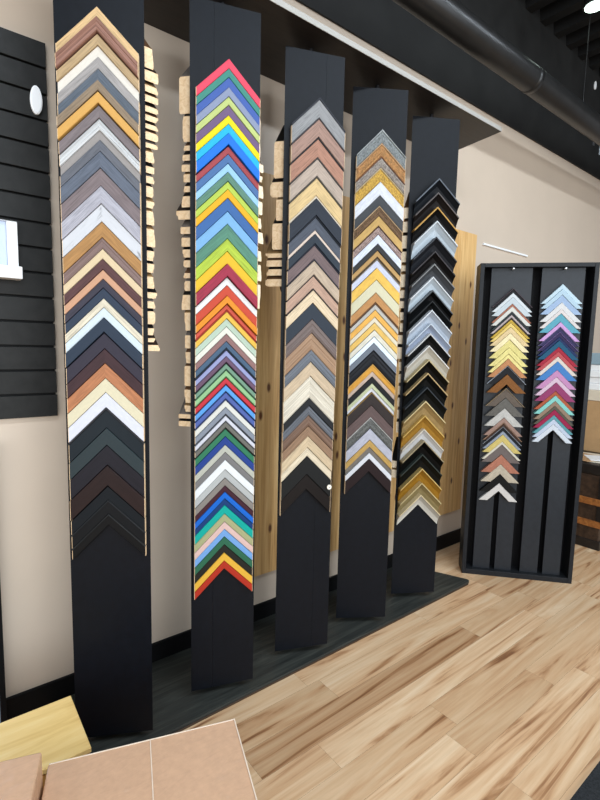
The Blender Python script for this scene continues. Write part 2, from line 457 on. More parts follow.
def grain(name, c1, c2, c3, scale, rough=.45, knots=False, coord='Object', rnd=False, detail=6):
    m, nt, b = new_mat(name)
    n = node(nt, 'ShaderNodeTexNoise', Scale=1.0, Detail=float(detail), Roughness=.6, Distortion=.8)
    nt.links.new(mapped(nt, scale, coord, rnd), n.inputs['Vector'])
    col = ramp(nt, n.outputs['Fac'], [(.3, lin(c1)), (.5, lin(c2)), (.72, lin(c3))])
    if knots:
        v = node(nt, 'ShaderNodeTexVoronoi', Scale=1.0, voronoi_dimensions='2D')
        sp = nt.nodes.new('ShaderNodeSeparateXYZ'); cb_ = nt.nodes.new('ShaderNodeCombineXYZ')
        nt.links.new(mapped(nt, (8, 1, 3.6), coord, rnd), sp.inputs[0])
        nt.links.new(sp.outputs['X'], cb_.inputs['X']); nt.links.new(sp.outputs['Z'], cb_.inputs['Y']); nt.links.new(cb_.outputs[0], v.inputs['Vector'])
        k = ramp(nt, v.outputs['Distance'], [(.045, (1, 1, 1)), (.10, (0, 0, 0))])
        mx = nt.nodes.new('ShaderNodeMix'); mx.data_type = 'RGBA'
        nt.links.new(k, mx.inputs['Factor']); nt.links.new(col, mx.inputs['A']); mx.inputs['B'].default_value = (*lin('5a2f12'), 1)
        col = mx.outputs['Result']
    nt.links.new(col, b.inputs['Base Color']); b.inputs['Roughness'].default_value = rough
    bump(nt, b, n.outputs['Fac'], .08, .001)
    return m

def film_bump(m):
    """wrinkles of tight clear film in the coat layer"""
    nt = m.node_tree; b = nt.nodes['Principled BSDF']
    n = node(nt, 'ShaderNodeTexNoise', Scale=1.0, Detail=3.0, Distortion=2.5)
    nt.links.new(mapped(nt, (9, 30, 9), 'Object', False), n.inputs['Vector'])
    bp = nt.nodes.new('ShaderNodeBump'); bp.inputs['Strength'].default_value = .6; bp.inputs['Distance'].default_value = .012
    nt.links.new(n.outputs['Fac'], bp.inputs['Height']); nt.links.new(bp.outputs['Normal'], b.inputs['Coat Normal'])
    b.inputs['Coat Roughness'].default_value = .12
M = {}
M['raw'] = grain('raw_wood_cut', 'c6a278', 'd9ba92', 'e8cfac', (60, 60, 60), .7)
M['raw_lightened'] = grain('lightened_wood_cut', 'd8c0a0', 'e8d4b6', 'f2e2c8', (60, 60, 60), .7)  # raw wood lightened in colour to offset shade on the fifth tower's side ends
M['tower'] = simple('black_laminate', (.0028, .0038, .0062), .46, 0, .15, .25, 40, .03)
M['tower_edge'] = simple('black_edging', (.006, .006, .007), .5, 0, .3, .1)
M['steel'] = simple('pin_steel', '8a8c8e', .35, .8)
M['wall'] = simple('beige_wall_paint', 'c8b8a6', .42, 0, .35, .035, 2.2)
M['black_paint'] = simple('matte_black_paint', (.012, .012, .0115), .6, 0, .3, .3, 6)
M['deck'] = simple('black_steel_deck', (.010, .0103, .0103), .5, 0, .25, .25, 5)
M['duct'] = simple('black_duct_paint', (.013, .013, .0128), .34, 0, .35, .2, 14, .05)
M['canopy'] = grain('dark_stained_ply', '15100c', '1d1713', '28211b', (4, 60, 60), .5)
M['lightstrip'] = simple('grey_edge_band', 'a09e98', .5, 0, .4, .03)
M['platform'] = grain('charcoal_wood_stain', '242624', '323431', '464842', (3, 50, 50), .5)
M['platform'].node_tree.nodes['Principled BSDF'].inputs['Specular IOR Level'].default_value = .22
M['brown_trim'] = simple('brown_edge_trim', '3e2c1e', .5, 0, .4, .2, 40)
M['base'] = simple('black_baseboard', (.005, .005, .0055), .5, 0, .12, .1)
M['pine'] = grain('knotty_pine', 'b98a50', 'd3a86c', 'e6c48c', (55, 8, 2.2), .42, True)
M['white'] = simple('white_paint', 'f0f2f3', .35, 0, .4, .01)
M['slat'] = simple('charcoal_slatwall', (.0165, .0167, .016), .5, 0, .18, .2, 30, .05)
M['slat_groove'] = simple('slatwall_groove', (.003, .003, .003), .6, 0, .2, .1)
M['pane'] = simple('pale_print_paper', 'b4c2da', .3, 0, .4, .02)
M['case'] = simple('black_case_laminate', (.012, .013, .015), .42, 0, .2, .2, 40, .03)
M['case_dark'] = simple('black_case_back', (.003, .003, .004), .6, 0, .2, .1)
M['slatboard'] = simple('charcoal_slat_board', (.010, .0125, .0165), .45, 0, .35, .2, 40, .03)
M['mat'] = simple('black_rubber_mat', (.02, .022, .024), .8, 0, .2, .6, 180, .5)
M['card'] = simple('brown_kraft_board', 'cba383', .5, 0, .3, .06, 60, .05, .5)
film_bump(M['card'])
M['card_side'] = simple('brown_kraft_side', 'a77f5c', .6, 0, .3, .06, 60, .03)
M['card_plain'] = simple('plain_kraft', 'b8946a', .65, 0, .25, .06, 20)
M['film'] = simple('clear_film_fold', 'e6d2bc', .2, 0, .5, .05)
M['yellow'] = grain('yellow_birch', 'dfb66c', 'f0cc84', 'f8da9a', (3, 26, 26), .4)
M['yellow_edge'] = simple('birch_edge', 'cf9a55', .5, 0, .3, .1)
M['trunk'] = simple('weathered_brown_leather', '3a2a1e', .5, 0, .4, .55, 28, .4)
M['trunk_dark'] = simple('dark_trunk_trim', '1c1714', .45, 0, .4, .3, 30, .2)
M['band'] = grain('orange_brown_slat', '6a3f1e', '935a2a', 'b07538', (4, 40, 40), .45)
M['paper'] = simple('cream_mat_board', 'd9cdb8', .6, 0, .3, .03)
M['tan'] = simple('tan_mat_board', 'b48d66', .6, 0, .3, .05)
M['bluegrey'] = simple('blue_grey_box', '8fa6b2', .5, 0, .3, .05)
M['lamp'] = emit('lamp_lens', (.8, 1, .9), 6)
M['button'] = simple('cream_plastic', 'ece6d4', .35, 0, .4, .02)
M['button_dark'] = simple('grey_plastic', '9a9484', .4, 0, .4, .02)
M['glass'] = None

# ------------------------------------------------------------------ builders
def link(name, me, mat=None, parent=None, loc=None, rotz=0):
    o = bpy.data.objects.new(name, me); C.objects.link(o)
    if me is not None and mat is not None:
        for mm in (mat if isinstance(mat, (list, tuple)) else [mat]): me.materials.append(mm)
    if parent is not None: o.parent = parent
    if loc is not None: o.location = loc
    if rotz: o.rotation_euler = (0, 0, rotz)
    return o
def tag(o, label=None, cat=None, group=None, kind=None):
    if label: o['label'] = label
    if cat: o['category'] = cat
    if group: o['group'] = group
    if kind: o['kind'] = kind
    return o
def thing(name, label, cat, loc=(0, 0, 0), rotz=0, group=None):
    o = bpy.data.objects.new(name, None); C.objects.link(o); o.empty_display_size = .05
    o.location = loc; o.rotation_euler = (0, 0, rotz)
    return tag(o, label, cat, group)
def bm_box(bm, x0, x1, y0, y1, z0, z1, bev=0):
    r = bmesh.ops.create_cube(bm, size=1)
    bmesh.ops.scale(bm, vec=(x1-x0, y1-y0, z1-z0), verts=r['verts'])
    bmesh.ops.translate(bm, vec=((x0+x1)/2, (y0+y1)/2, (z0+z1)/2), verts=r['verts'])
    if bev:
        es = list({e for v in r['verts'] for e in v.link_edges})
        bmesh.ops.bevel(bm, geom=es, offset=bev, segments=2, affect='EDGES', profile=.5)
def bm_prism(bm, poly, z0, z1):
    a = [bm.verts.new((x, y, z0)) for x, y in poly]; b = [bm.verts.new((x, y, z1)) for x, y in poly]
    n = len(poly)
    bm.faces.new(a[::-1]); bm.faces.new(b)
    for i in range(n): bm.faces.new((a[i], a[(i+1) % n], b[(i+1) % n], b[i]))
def bm_cyl(bm, p, q, r, seg=16, r2=None):
    p, q = Vector(p), Vector(q); d = q-p
    rr = bmesh.ops.create_cone(bm, cap_ends=True, segments=seg, radius1=r, radius2=r if r2 is None else r2, depth=d.length)
    mtx = Matrix.Translation((p+q)/2) @ d.to_track_quat('Z', 'Y').to_matrix().to_4x4()
    bmesh.ops.transform(bm, matrix=mtx, verts=rr['verts'])
def mesh(bm, name, smooth=False):
    bmesh.ops.recalc_face_normals(bm, faces=bm.faces[:])
    me = bpy.data.meshes.new(name); bm.to_mesh(me); bm.free()
    if smooth:
        for p in me.polygons: p.use_smooth = True
    return me
def box(name, mat, b, parent=None, bev=.002, loc=None, rotz=0):
    bm = bmesh.new(); bm_box(bm, *b, bev); return link(name, mesh(bm, name), mat, parent, loc, rotz)
def boxes(name, mat, bs, parent=None, bev=.0, loc=None, rotz=0):
    bm = bmesh.new()
    for b in bs: bm_box(bm, *b, bev)
    return link(name, mesh(bm, name), mat, parent, loc, rotz)
def prism(name, mat, poly, z0, z1, parent=None, bev=0):
    bm = bmesh.new(); bm_prism(bm, poly, z0, z1)
    if bev: bmesh.ops.bevel(bm, geom=bm.edges[:], offset=bev, segments=2, affect='EDGES', profile=.5)
    return link(name, mesh(bm, name), mat, parent)
def cyl(name, mat, p, q, r, parent=None, seg=20, r2=None, smooth=False):
    bm = bmesh.new(); bm_cyl(bm, p, q, r, seg, r2); return link(name, mesh(bm, name), mat, parent)
def struct(o, label, cat): return tag(o, label, cat, None, 'structure')

# ------------------------------------------------------------------ room shell
WALL = 1.7797
struct(box('wall_back', M['wall'], (-3.0, 9.0, WALL, WALL+.12, 0, 3.64), None, 0), 'beige painted long wall behind the sample towers', 'wall')
struct(box('trim_1', M['black_paint'], (-3.0, 9.0, 1.768, WALL-.0005, 2.783, 3.64), None, .002), 'black painted bulkhead along the top of the beige wall', 'bulkhead')
struct(box('baseboard_back', M['base'], (-3.0, 9.0, WALL-.013, WALL-.0005, 0, .093), None, .002), 'black baseboard along the foot of the beige wall', 'baseboard')

# corrugated steel deck ceiling, ribs running away from the wall
bm = bmesh.new(); prof = []; x = -3.0; p = .2
while x < 9.0:
    prof += [(x, 3.535), (x+.075, 3.535), (x+.095, 3.61), (x+.18, 3.61)]; x += p
va = [bm.verts.new((a, 1.767, z)) for a, z in prof]; vb = [bm.verts.new((a, -5.0, z)) for a, z in prof]
vc = [bm.verts.new((a, 1.767, z+.01)) for a, z in prof]; vd = [bm.verts.new((a, -5.0, z+.01)) for a, z in prof]
for i in range(len(prof)-1):
    bm.faces.new((va[i], va[i+1], vb[i+1], vb[i])); bm.faces.new((vc[i], vd[i], vd[i+1], vc[i+1]))
struct(link('ceiling', mesh(bm, 'ceiling'), M['deck']), 'black corrugated steel deck ceiling high over the shop', 'ceiling')

# plank floor : every plank is a quad of its own in one mesh, with its tone and grain offset
def floor_material():
    m, nt, b = new_mat('maple_plank_floor')
    at = nt.nodes.new('ShaderNodeAttribute'); at.attribute_name = 'tone'
    sd = nt.nodes.new('ShaderNodeAttribute'); sd.attribute_name = 'seed'
    tc = nt.nodes.new('ShaderNodeTexCoord')
    ad = node(nt, 'ShaderNodeVectorMath', operation='ADD')
    cx = nt.nodes.new('ShaderNodeCombineXYZ')
    for k in range(3): nt.links.new(sd.outputs['Fac'], cx.inputs[k])
    nt.links.new(tc.outputs['Object'], ad.inputs[0]); nt.links.new(cx.outputs[0], ad.inputs[1])
    def noise(scale, detail, rough, dist):
        mp = nt.nodes.new('ShaderNodeMapping'); mp.inputs['Scale'].default_value = scale
        nt.links.new(ad.outputs[0], mp.inputs['Vector'])
        n = node(nt, 'ShaderNodeTexNoise', Scale=1.0, Detail=detail, Roughness=rough, Distortion=dist)
        nt.links.new(mp.outputs['Vector'], n.inputs['Vector']); return n.outputs['Fac']
    g1 = noise((.8, 12, 1), 6.0, .55, 2.2)     # broad heartwood streaks
    g2 = noise((5, 110, 1), 5.0, .6, .4)       # fine grain
    c1 = ramp(nt, g1, [(.30, lin('8d6344')), (.36, lin('b38862')), (.415, lin('d3ac85')), (.55, lin('e0c09b')), (.75, lin('ebd2b2'))])
    mx = nt.nodes.new('ShaderNodeMix'); mx.data_type = 'RGBA'; mx.blend_type = 'MULTIPLY'; mx.inputs['Factor'].default_value = .32
    nt.links.new(c1, mx.inputs['A'])
    nt.links.new(ramp(nt, g2, [(.3, (.74, .70, .66)), (.6, (1, 1, 1))]), mx.inputs['B'])
    m2 = nt.nodes.new('ShaderNodeMix'); m2.data_type = 'RGBA'; m2.blend_type = 'MULTIPLY'; m2.inputs['Factor'].default_value = 1
    nt.links.new(mx.outputs['Result'], m2.inputs['A'])
    nt.links.new(ramp(nt, at.outputs['Fac'], [(0, (.70, .63, .56)), (.35, (.82, .77, .71)), (.6, (.92, .89, .85)), (1, (.98, .97, .95))]), m2.inputs['B'])
    nt.links.new(m2.outputs['Result'], b.inputs['Base Color'])
    b.inputs['Roughness'].default_value = .36; b.inputs['Specular IOR Level'].default_value = .4
    bump(nt, b, g2, .06, .001)
    return m
PW = .115
SEAMS = {}   # row index -> x of the plank ends seen in the photograph
def row_of(y): return math.floor((y-.845)/PW)
for sx, sy in ((2.333, 1.02), (1.886, .787), (1.938, 1.13), (1.402, .90), (.956, 1.015), (1.10, 1.35), (1.337, .57), (2.76, .92)):
    SEAMS.setdefault(row_of(sy), []).append(sx)
bm = bmesh.new(); lt = bm.faces.layers.float.new('tone'); ls = bm.faces.layers.float.new('seed')
r0, r1 = row_of(-6.0), row_of(WALL)
for r in range(r0, r1+1):
    ya, yb = .845+r*PW, .845+(r+1)*PW
    x = -4.0 - random.random()*.8
    fixed = sorted(SEAMS.get(r, []))
    cuts = [x]
    anchor = fixed[0] if fixed else random.uniform(.2, 1.2)
    xs = list(fixed) if fixed else [anchor]
    while xs[0] > -4: xs.insert(0, xs[0]-random.choice((.55, .75, .9, 1.2)))
    while xs[-1] < 9: xs.append(xs[-1]+random.choice((.55, .75, .9, 1.2)))
    for a, b_ in zip(xs[:-1], xs[1:]):
        g = .0003
        v = [bm.verts.new((a+g, ya+g, 0)), bm.verts.new((b_-g, ya+g, 0)), bm.verts.new((b_-g, yb-g, 0)), bm.verts.new((a+g, yb-g, 0))]
        f = bm.faces.new(v); f[lt] = random.random(); f[ls] = random.random()*90
sub = bm.verts.new((-5, -6.2, -.002)), bm.verts.new((9.5, -6.2, -.002)), bm.verts.new((9.5, 1.9, -.002)), bm.verts.new((-5, 1.9, -.002))
f = bm.faces.new(sub); f.material_index = 1
me = bpy.data.meshes.new('floor'); bm.to_mesh(me); bm.free()
struct(link('floor', me, [floor_material(), simple('floor_joint', '80603e', .7)]), 'light maple plank floor with brown heartwood streaks', 'floor')

# ------------------------------------------------------------------ canopy, platform, pine panel
cn = thing('display_canopy', 'dark wooden canopy shelf over the five towers with pale front edge', 'canopy', (0, 0, 2.425))
prism('canopy_board', M['canopy'], [(-1.2, 1.404), (2.385, 1.404), (2.43, WALL-.001), (-1.2, WALL-.001)], 0, .0195, cn)
e = box('edge_band', M['lightstrip'], (-1.2, 2.385, 1.4015, 1.4038, .0005, .0200), cn, 0); tag(e, 'pale grey edge band')

pl = thing('display_platform', 'low charcoal wooden platform on the floor under the towers', 'platform', (0, 0, 0))
pts = [(.30, 1.394), (2.335, 1.394)]
for k in range(1, 7):
    a = -PI/2 + k/6*(PI/2+.38); pts.append((2.335+.018*math.cos(a), 1.412+.018*math.sin(a)))
pts += [(2.20, WALL-.014), (.30, WALL-.014)]
prism('platform_deck', M['platform'], pts, .006, .018, pl, .0012)
o = box('edge_strip', M['brown_trim'], (.30, 2.33, 1.3905, 1.3938, .0005, .008), pl, .001); tag(o, 'thin brown strip along the front foot')
box('riser', M['base'], (.31, 2.18, 1.40, WALL-.016, .0005, .0058), pl, 0)

bm = bmesh.new(); x = .93
for w in (.17, .19, .185, .2, .18, .195, .19, .2, .18, .17):
    bm_box(bm, x, min(x+w, 2.79)-.0012, WALL-.021, WALL-.0006, .243, 2.034, .0015); x += w
    if x > 2.785: break
tag(link('pine_panel', mesh(bm, 'pine_panel'), M['pine']), 'knotty pine board panel fixed to the wall behind the towers', 'wall panel')

# ------------------------------------------------------------------ moulding samples
def solid(name, mat, sec, h, hw, sg, cut, parent, t0=.0005, raw=True, seed=0.):
    """one mitred rail: section polyline [(s,t)] swept from the mitre to the outer end"""
    loop = [(sec[0][0], t0)] + sec + [(sec[-1][0], t0)]
    bm = bmesh.new(); uvl = bm.loops.layers.uv.new('UVMap')
    def end(s):
        if cut == 'v': return (sg*hw, -s*h-hw)
        return (sg*(hw-s*h), -hw)
    A = [bm.verts.new((0, -t, -s*h)) for s, t in loop]
    B = [bm.verts.new((end(s)[0], -t, end(s)[1])) for s, t in loop]
    n = len(loop)
    def face(vs, mi=0):
        f = bm.faces.new(vs); f.material_index = mi
        for l in f.loops:
            c = l.vert.co; l[uvl].uv = (abs(c.x)*1.414+seed, (c.z+abs(c.x))*.707-c.y*.8+seed*.3)
    for i in range(n): face((A[i], A[(i+1) % n], B[(i+1) % n], B[i]))
    face(A[::-1]); face(B)
    return link(name, mesh(bm, name), [mat], parent)
def cut_end(loop, h, hw, sg, cut, parent, mat=None):
    """thin slice of bare wood that shows at the sawn end of a rail"""
    bm = bmesh.new(); th = .0012
    def P(s, t, d):
        if cut == 'v': return (sg*(hw+d), -t, -s*h-hw-d*0)
        return (sg*(hw-s*h), -t, -hw-d)
    A = [bm.verts.new(P(s, t, .0001)) for s, t in loop]; B = [bm.verts.new(P(s, t, th)) for s, t in loop]
    n = len(loop)
    for i in range(n): bm.faces.new((A[i], A[(i+1) % n], B[(i+1) % n], B[i]))
    bm.faces.new(A[::-1]); bm.faces.new(B)
    o = link('cut_end', mesh(bm, 'cut_end'), mat or M['raw'], parent); o['label'] = 'bare wood sawn end'
    return o
def chamfer(s0, s1, t, h, c=.0016):
    k = min(c/h, (s1-s0)*.3)
    return [(s0, t-c), (s0+k, t), (s1-k, t), (s1, t-c)]
def sample(key, row, loc, rotz, label, group, hw, base_t, cut, deep=False):
    z, dz, words, hexc, kind, opt = row
    root = thing('frame_corner_sample', label, 'frame sample', loc, rotz, group)
    gap = .0012
    t = base_t*random.uniform(.85, 1.18)
    rim = lip = None; lf = .25
    for op in (opt if isinstance(opt, list) else [opt] if opt else []):
        if op == 'g': t *= 1.45; gap = .0035
        elif op[0] == 'rim': rim = op[1]
        elif op[0] == 'lip': lip = op[1]; lf = op[2] if len(op) > 2 else .25
    h = dz - gap
    mat = finish(hexc, kind)
    for sg in (-1, 1):
        seed = random.random()*40
        s0, s1 = 0., 1.
        if deep:
            rs = min(.24, .0075/h) if rim else .12
            main = [(rs, t*.93), (rs+.05, t*.80), (.50, t*.40), (.84, t*.26), (1, t*.22)]
        else:
            rs = min(.3, max(.10, .0042/h)) if rim else 0
            e1 = 1-lf if lip else 1
            tt = t*.86 if rim else t
            if kind in 'so': 
                k = (e1-rs)
                main = [(rs, tt*.86), (rs+.07*k, tt*.97), (rs+.3*k, tt), (rs+.38*k, tt*.93), (rs+.62*k, tt*.95), (rs+.7*k, tt*1.02), (rs+.93*k, tt*.95), (e1, tt*.82)]
            else: main = chamfer(rs, e1, tt, h)
        rail = solid('rail', mat, main, h, hw, sg, cut, root, seed=seed)
        if rim:
            r = solid('rim', finish(rim, 'm' if kind in 'mo' or deep and key == 5 and kind == 'm' else 'p'), chamfer(0, rs, t, h, .001), h, hw, sg, cut, rail, seed=seed, raw=not deep)
            r['label'] = 'raised outer rim'
        elif deep:
            solid('rim', mat, chamfer(0, rs, t, h, .001), h, hw, sg, cut, rail, seed=seed, raw=False)
        full = [(main[0][0], .0005)] + main + [(main[-1][0], .0005)]
        if cut == 'v' and not deep: cut_end(full, h, hw, sg, cut, root)
        if lip and not deep:
            l = solid('inner_lip', finish(lip, 'm' if kind == 'm' else 'p'), chamfer(1-lf, 1, t*.72, h, .001), h, hw, sg, cut, rail, seed=seed)
            l['label'] = 'inner lip of another colour'
    return root

WHERE = {1: 'leftmost tower', 2: 'second tower', 3: 'middle tower', 4: 'fourth tower', 5: 'fifth tower', 'KL': "black case's left column", 'KR': "black case's right column"}
def label_for(rows, i, where):
    n = rows[i][2]
    cands = []
    if i == 0: cands = [f'{n} frame corner sample, topmost on the {where}, above {rows[1][2]}', f'{n} corner sample, topmost on the {where}']
    elif i == len(rows)-1: cands = [f'{n} frame corner sample, lowest on the {where}, under {rows[i-1][2]}', f'{n} corner sample, lowest on the {where}']
    else:
        a, b = rows[i-1][2], rows[i+1][2]
        cands = [f'{n} frame corner sample between {a} above and {b} below, {where}', f'{n} frame corner sample between {a} and {b}, {where}', f'{n} corner sample between {a} and {b}, {where}', f'{n} corner between {a} and {b}, {where}']
    for c in cands:
        if len(c.split()) <= 16: return c
    return cands[-1]

HWID = {1: .1175, 2: .1145, 3: .1145, 4: .117, 5: .116}
ORD = {1: 'leftmost tower of the five, bearing wood tones', 2: 'second tower from the left, bearing rainbow colours', 3: 'middle tower of the five, bearing brown and grey woods', 4: 'fourth tower from the left, bearing gold and silver', 5: 'rightmost tower of the five, bearing deep black and gold'}
DU = {1: (-.003, -.001), 2: (.008, 0), 3: (.014, -.003), 4: (.009, .006), 5: (.012, .001)}
TOWERS[1] = (TOWERS[1][0]+.0045, TOWERS[1][1]-.003, TOWERS[1][2])
ROWS = {1: ROWS_1, 2: ROWS_2, 3: ROWS_3, 4: ROWS_4, 5: ROWS_5}
Z0, Z1 = .045, 2.381
def rot2(p, a, c):
    x, y = p[0]-c[0], p[1]-c[1]
    return (c[0]+x*math.cos(a)-y*math.sin(a), c[1]+x*math.sin(a)+y*math.cos(a))
for k, (cx_, cy_, ang) in TOWERS.items():
    ra = math.radians(ang); hwd = HWID[k]; cen = (0, hwd/math.sqrt(3))
    tw = thing('sample_tower', 'tall three-sided black ' + ORD[k], 'display tower', (cx_, cy_, Z0), ra, 'rotating sample towers under the canopy')
    tk = .012; ins = tk*math.tan(PI/3)
    H = Z1-Z0
    for q, a in enumerate((0, 2*PI/3, -2*PI/3)):
        g = {2: -.33, 3: .38}.get(k) if q == 0 else None
        parts = [(-hwd, hwd)] if g is None else [(-hwd, hwd*g-.0003), (hwd*g+.0003, hwd)]
        bm = bmesh.new()
        for (ua, ub) in parts:
            ia = ins if ua == -hwd else 0; ib = ins if ub == hwd else 0
            poly = [(ua, 0), (ub, 0), (ub-ib, tk), (ua+ia, tk)]
            bm_prism(bm, [rot2(p_, a, cen) for p_ in poly], 0, H)
        link('side_panel', mesh(bm, 'side_panel'), M['tower'], tw)
    tri = [rot2(p_, 0, cen) for p_ in ((-hwd+.024, .013), (hwd-.024, .013), (0, hwd*math.sqrt(3)-.027))]
    prism('end_cap', M['tower_edge'], tri, .002, .016, tw); prism('end_cap', M['tower_edge'], tri, H-.016, H-.002, tw)
    cyl('pivot_pin', M['tower_edge'], (0, cen[1], -.0268), (0, cen[1], .002), .012, tw)
    cyl('pivot_pin', M['tower_edge'], (0, cen[1], H-.002), (0, cen[1], 2.4248-Z0), .009, tw)
    rows = ROWS[k]; nr = len(rows)
    for i, row in enumerate(rows):
        du = DU[k][0] + (DU[k][1]-DU[k][0])*i/(nr-1)
        hw = {1: .1052, 4: .105, 5: .107}.get(k, .1035)
        loc = (cx_+du*math.cos(ra), cy_+du*math.sin(ra), row[0])
        sample(k, row, loc, ra, label_for(rows, i, WHERE[k]), 'frame corner samples on the ' + WHERE[k], hw, {1: .017, 2: .015, 3: .02, 4: .018, 5: .042}[k], 'v', k == 5)

# samples on the side faces : their bare cut ends stick out past the tower edges
SL = {(1, 'R'): 'bare wood ends of samples jutting out right of the leftmost tower', (2, 'L'): 'bare wood ends of samples jutting out left of the second tower',
      (2, 'R'): 'slim pale sample ends peeking out right of the second tower', (3, 'L'): 'large bare moulding ends jutting out left of the middle tower', (5, 'L'): 'pale sample ends jutting out left of the fifth tower'}
BACKS = ['7a5a40', '4a3a30', 'a8865c', '2c2a2a', '8a8078']
for k, side, bits in SIDE:
    cx_, cy_, ang = TOWERS[k]; ra = math.radians(ang); hwd = HWID[k]; cen = (0, hwd/math.sqrt(3))
    a = 2*PI/3 if side == 'R' else -2*PI/3
    lx, ly = rot2((0, 0), a, cen)
    wx = cx_+lx*math.cos(ra)-ly*math.sin(ra); wy = cy_+lx*math.sin(ra)+ly*math.cos(ra)
    for (zt, zb, t) in bits:
        hw = hwd-.0105; h = zt-zb-.006; zt -= .002
        root = thing('frame_corner_sample', SL[(k, side)], 'frame sample', (wx, wy, zt+hw), ra+a, 'samples on the %s side face of the %s' % ('right' if side == 'R' else 'left', WHERE[k]))
        sh = random.choice(([(0, t*.9), (.1, t*.92), (.16, t), (.84, t), (.9, t*.9), (1, t*.88)], [(0, t*.92), (.06, t), (.94, t), (1, t*.9)],
                            [(0, t), (.5, t*.99), (.6, t*.9), (.85, t*.87), (1, t*.86)], [(0, t*.88), (.25, t*.9), (.5, t*.97), (.7, t), (1, t*.98)]))
        mt = finish(random.choice(BACKS), 'w')
        for sg in (-1, 1):
            solid('rail', mt, sh, h, hw-.0015, sg, 'v', root, seed=random.random()*30)
            cut_end([(0, .0005)]+sh+[(1, .0005)], h, hw-.0015, sg, 'v', root, M['raw_lightened'] if (k, side) in ((5, 'L'), (2, 'R')) else None)

# small round white button on the middle tower, and the odd dark swatch by the fifth
cx_, cy_, ang = TOWERS[3]; ra = math.radians(ang)
bt = thing('round_button', 'small round cream button near the foot of the middle tower samples', 'button', (cx_+.092*math.cos(ra), cy_+.092*math.sin(ra), .742), ra)
cyl('button_disc', M['button'], (0, -.0262, 0), (0, -.032, 0), .0095, bt, 24); cyl('button_stem', M['button_dark'], (0, -.0262, 0), (0, -.0005, 0), .004, bt, 12)
cyl('button_dimple', M['button_dark'], (0, -.0318, 0), (0, -.0326, 0), .003, bt, 12)

# ------------------------------------------------------------------ black display case
KX, KY, KA = 2.4254, 1.4968, math.atan2(-.7465, .6654)
KW, KH, KD = .600, 1.783, .115
kx, ky = KX+KW/2*math.cos(KA), KY+KW/2*math.sin(KA)
kc = thing('display_case', 'shallow black display case of corner samples standing at the wall end', 'display case', (kx, ky, 0), KA)
hw_ = KW/2; fw_ = .022
box('side_board', M['case'], (-hw_, -hw_+fw_, 0, KD, 0, KH), kc, .0015); box('side_board', M['case'], (hw_-fw_, hw_, 0, KD, 0, KH), kc, .0015)
box('top_board', M['case'], (-hw_+fw_+.0003, hw_-fw_-.0003, 0, KD, KH-.022, KH), kc, .0015); box('bottom_board', M['case'], (-hw_+fw_+.0003, hw_-fw_-.0003, 0, KD, 0, .03), kc, .0015)
box('back_board', M['case_dark'], (-hw_+fw_, hw_-fw_, KD-.012, KD-.001, .03, KH-.022), kc, 0)
SX = [(-.235, -.141), (-.114, -.022), (.026, .122), (.149, .243)]
for a, b in SX: box('slat', M['slatboard'], (a, b, .030, .046, .0305, KH-.0225), kc, .001)
for a, b in SX: boxes('spacer_block', M['case_dark'], [(a+.02, b-.02, .0462, KD-.0122, z, z+.05) for z in (.35, 1.2)], kc)
for a, b in ((-.235, -.022), (.026, .243)):
    box('header_plate', M['slatboard'], (a, b, .0285, .0298, 1.52, KH-.0225), kc, .0004)
    c = cyl('hanging_clip', M['white'], ((a+b)/2, -.004, KH-.03), ((a+b)/2, .02, KH-.03), .0042, kc, 12); c['label'] = 'small white clip'
    box('clip_rod', M['case'], ((a+b)/2-.004, (a+b)/2+.004, .018, .0284, KH-.034, KH-.026), kc, 0)
for key, rows, u0, u1 in (('KL', ROWS_KL, -.1195, -.1235), ('KR', ROWS_KR, .130, .139)):
    nr = len(rows)
    for i, row in enumerate(rows):
        u = u0+(u1-u0)*i/(nr-1)
        y = .0282
        loc = (kx+u*math.cos(KA)-y*math.sin(KA), ky+u*math.sin(KA)+y*math.cos(KA), row[0])
        rw = list(row); rw[1] = min(row[1]+.0006, .058)
        sample(key, rw, loc, KA, label_for(rows, i, WHERE[key]), 'frame corner samples in the ' + WHERE[key], .1045, .028 if False else .020, 'h')

# ------------------------------------------------------------------ slatwall, picture frame, oval plaque, white rail
bm = bmesh.new(); n = 15; pz = (2.229-1.048)/n
for i in range(n): bm_box(bm, -.9, .345, WALL-.020, WALL-.006, 1.048+i*pz+.004, 1.048+(i+1)*pz-.003, .0012)
bm_box(bm, -.898, .343, WALL-.0058, WALL-.0008, 1.05, 2.227)
for f in bm.faces:
    if f.calc_center_median().y > WALL-.0059: f.material_index = 1
tag(link('slatwall_panel', mesh(bm, 'slatwall_panel'), [M['slat'], M['slat_groove']]), 'charcoal grooved slatwall panel on the wall left of the towers', 'slatwall')
pf = thing('picture_frame', 'white picture frame with ledge hanging on the charcoal slatwall', 'picture frame', (.05, WALL-.0202, 1.49))
box('frame_stile', M['white'], (.165, .193, -.035, -.0005, .038, .172), pf, .002); box('frame_stile', M['white'], (-.193, -.165, -.035, -.0005, .038, .172), pf, .002)
box('frame_rail', M['white'], (-.193, .193, -.035, -.0005, .1725, .20-.027), pf, .0002)
box('ledge', M['white'], (-.200, .200, -.055, -.0005, 0, .0375), pf, .003)
pp = box('picture_sheet', M['pane'], (-.1645, .1645, -.02, -.001, .038, .172), pf, 0); tag(pp, 'pale blue sheet')
bm = bmesh.new(); bm_cyl(bm, (0, 0, 0), (0, -.014, 0), .5, 40)
for v in bm.verts: v.co.x *= .034; v.co.z *= .084
bmesh.ops.bevel(bm, geom=[e for e in bm.edges if abs(e.verts[0].co.y-e.verts[1].co.y) < 1e-5], offset=.003, segments=2, affect='EDGES')
tag(link('oval_plaque', mesh(bm, 'oval_plaque'), M['white'], None, (.312, WALL-.0205, 2.045)), 'small white oval plaque near the top of the slatwall', 'plaque')
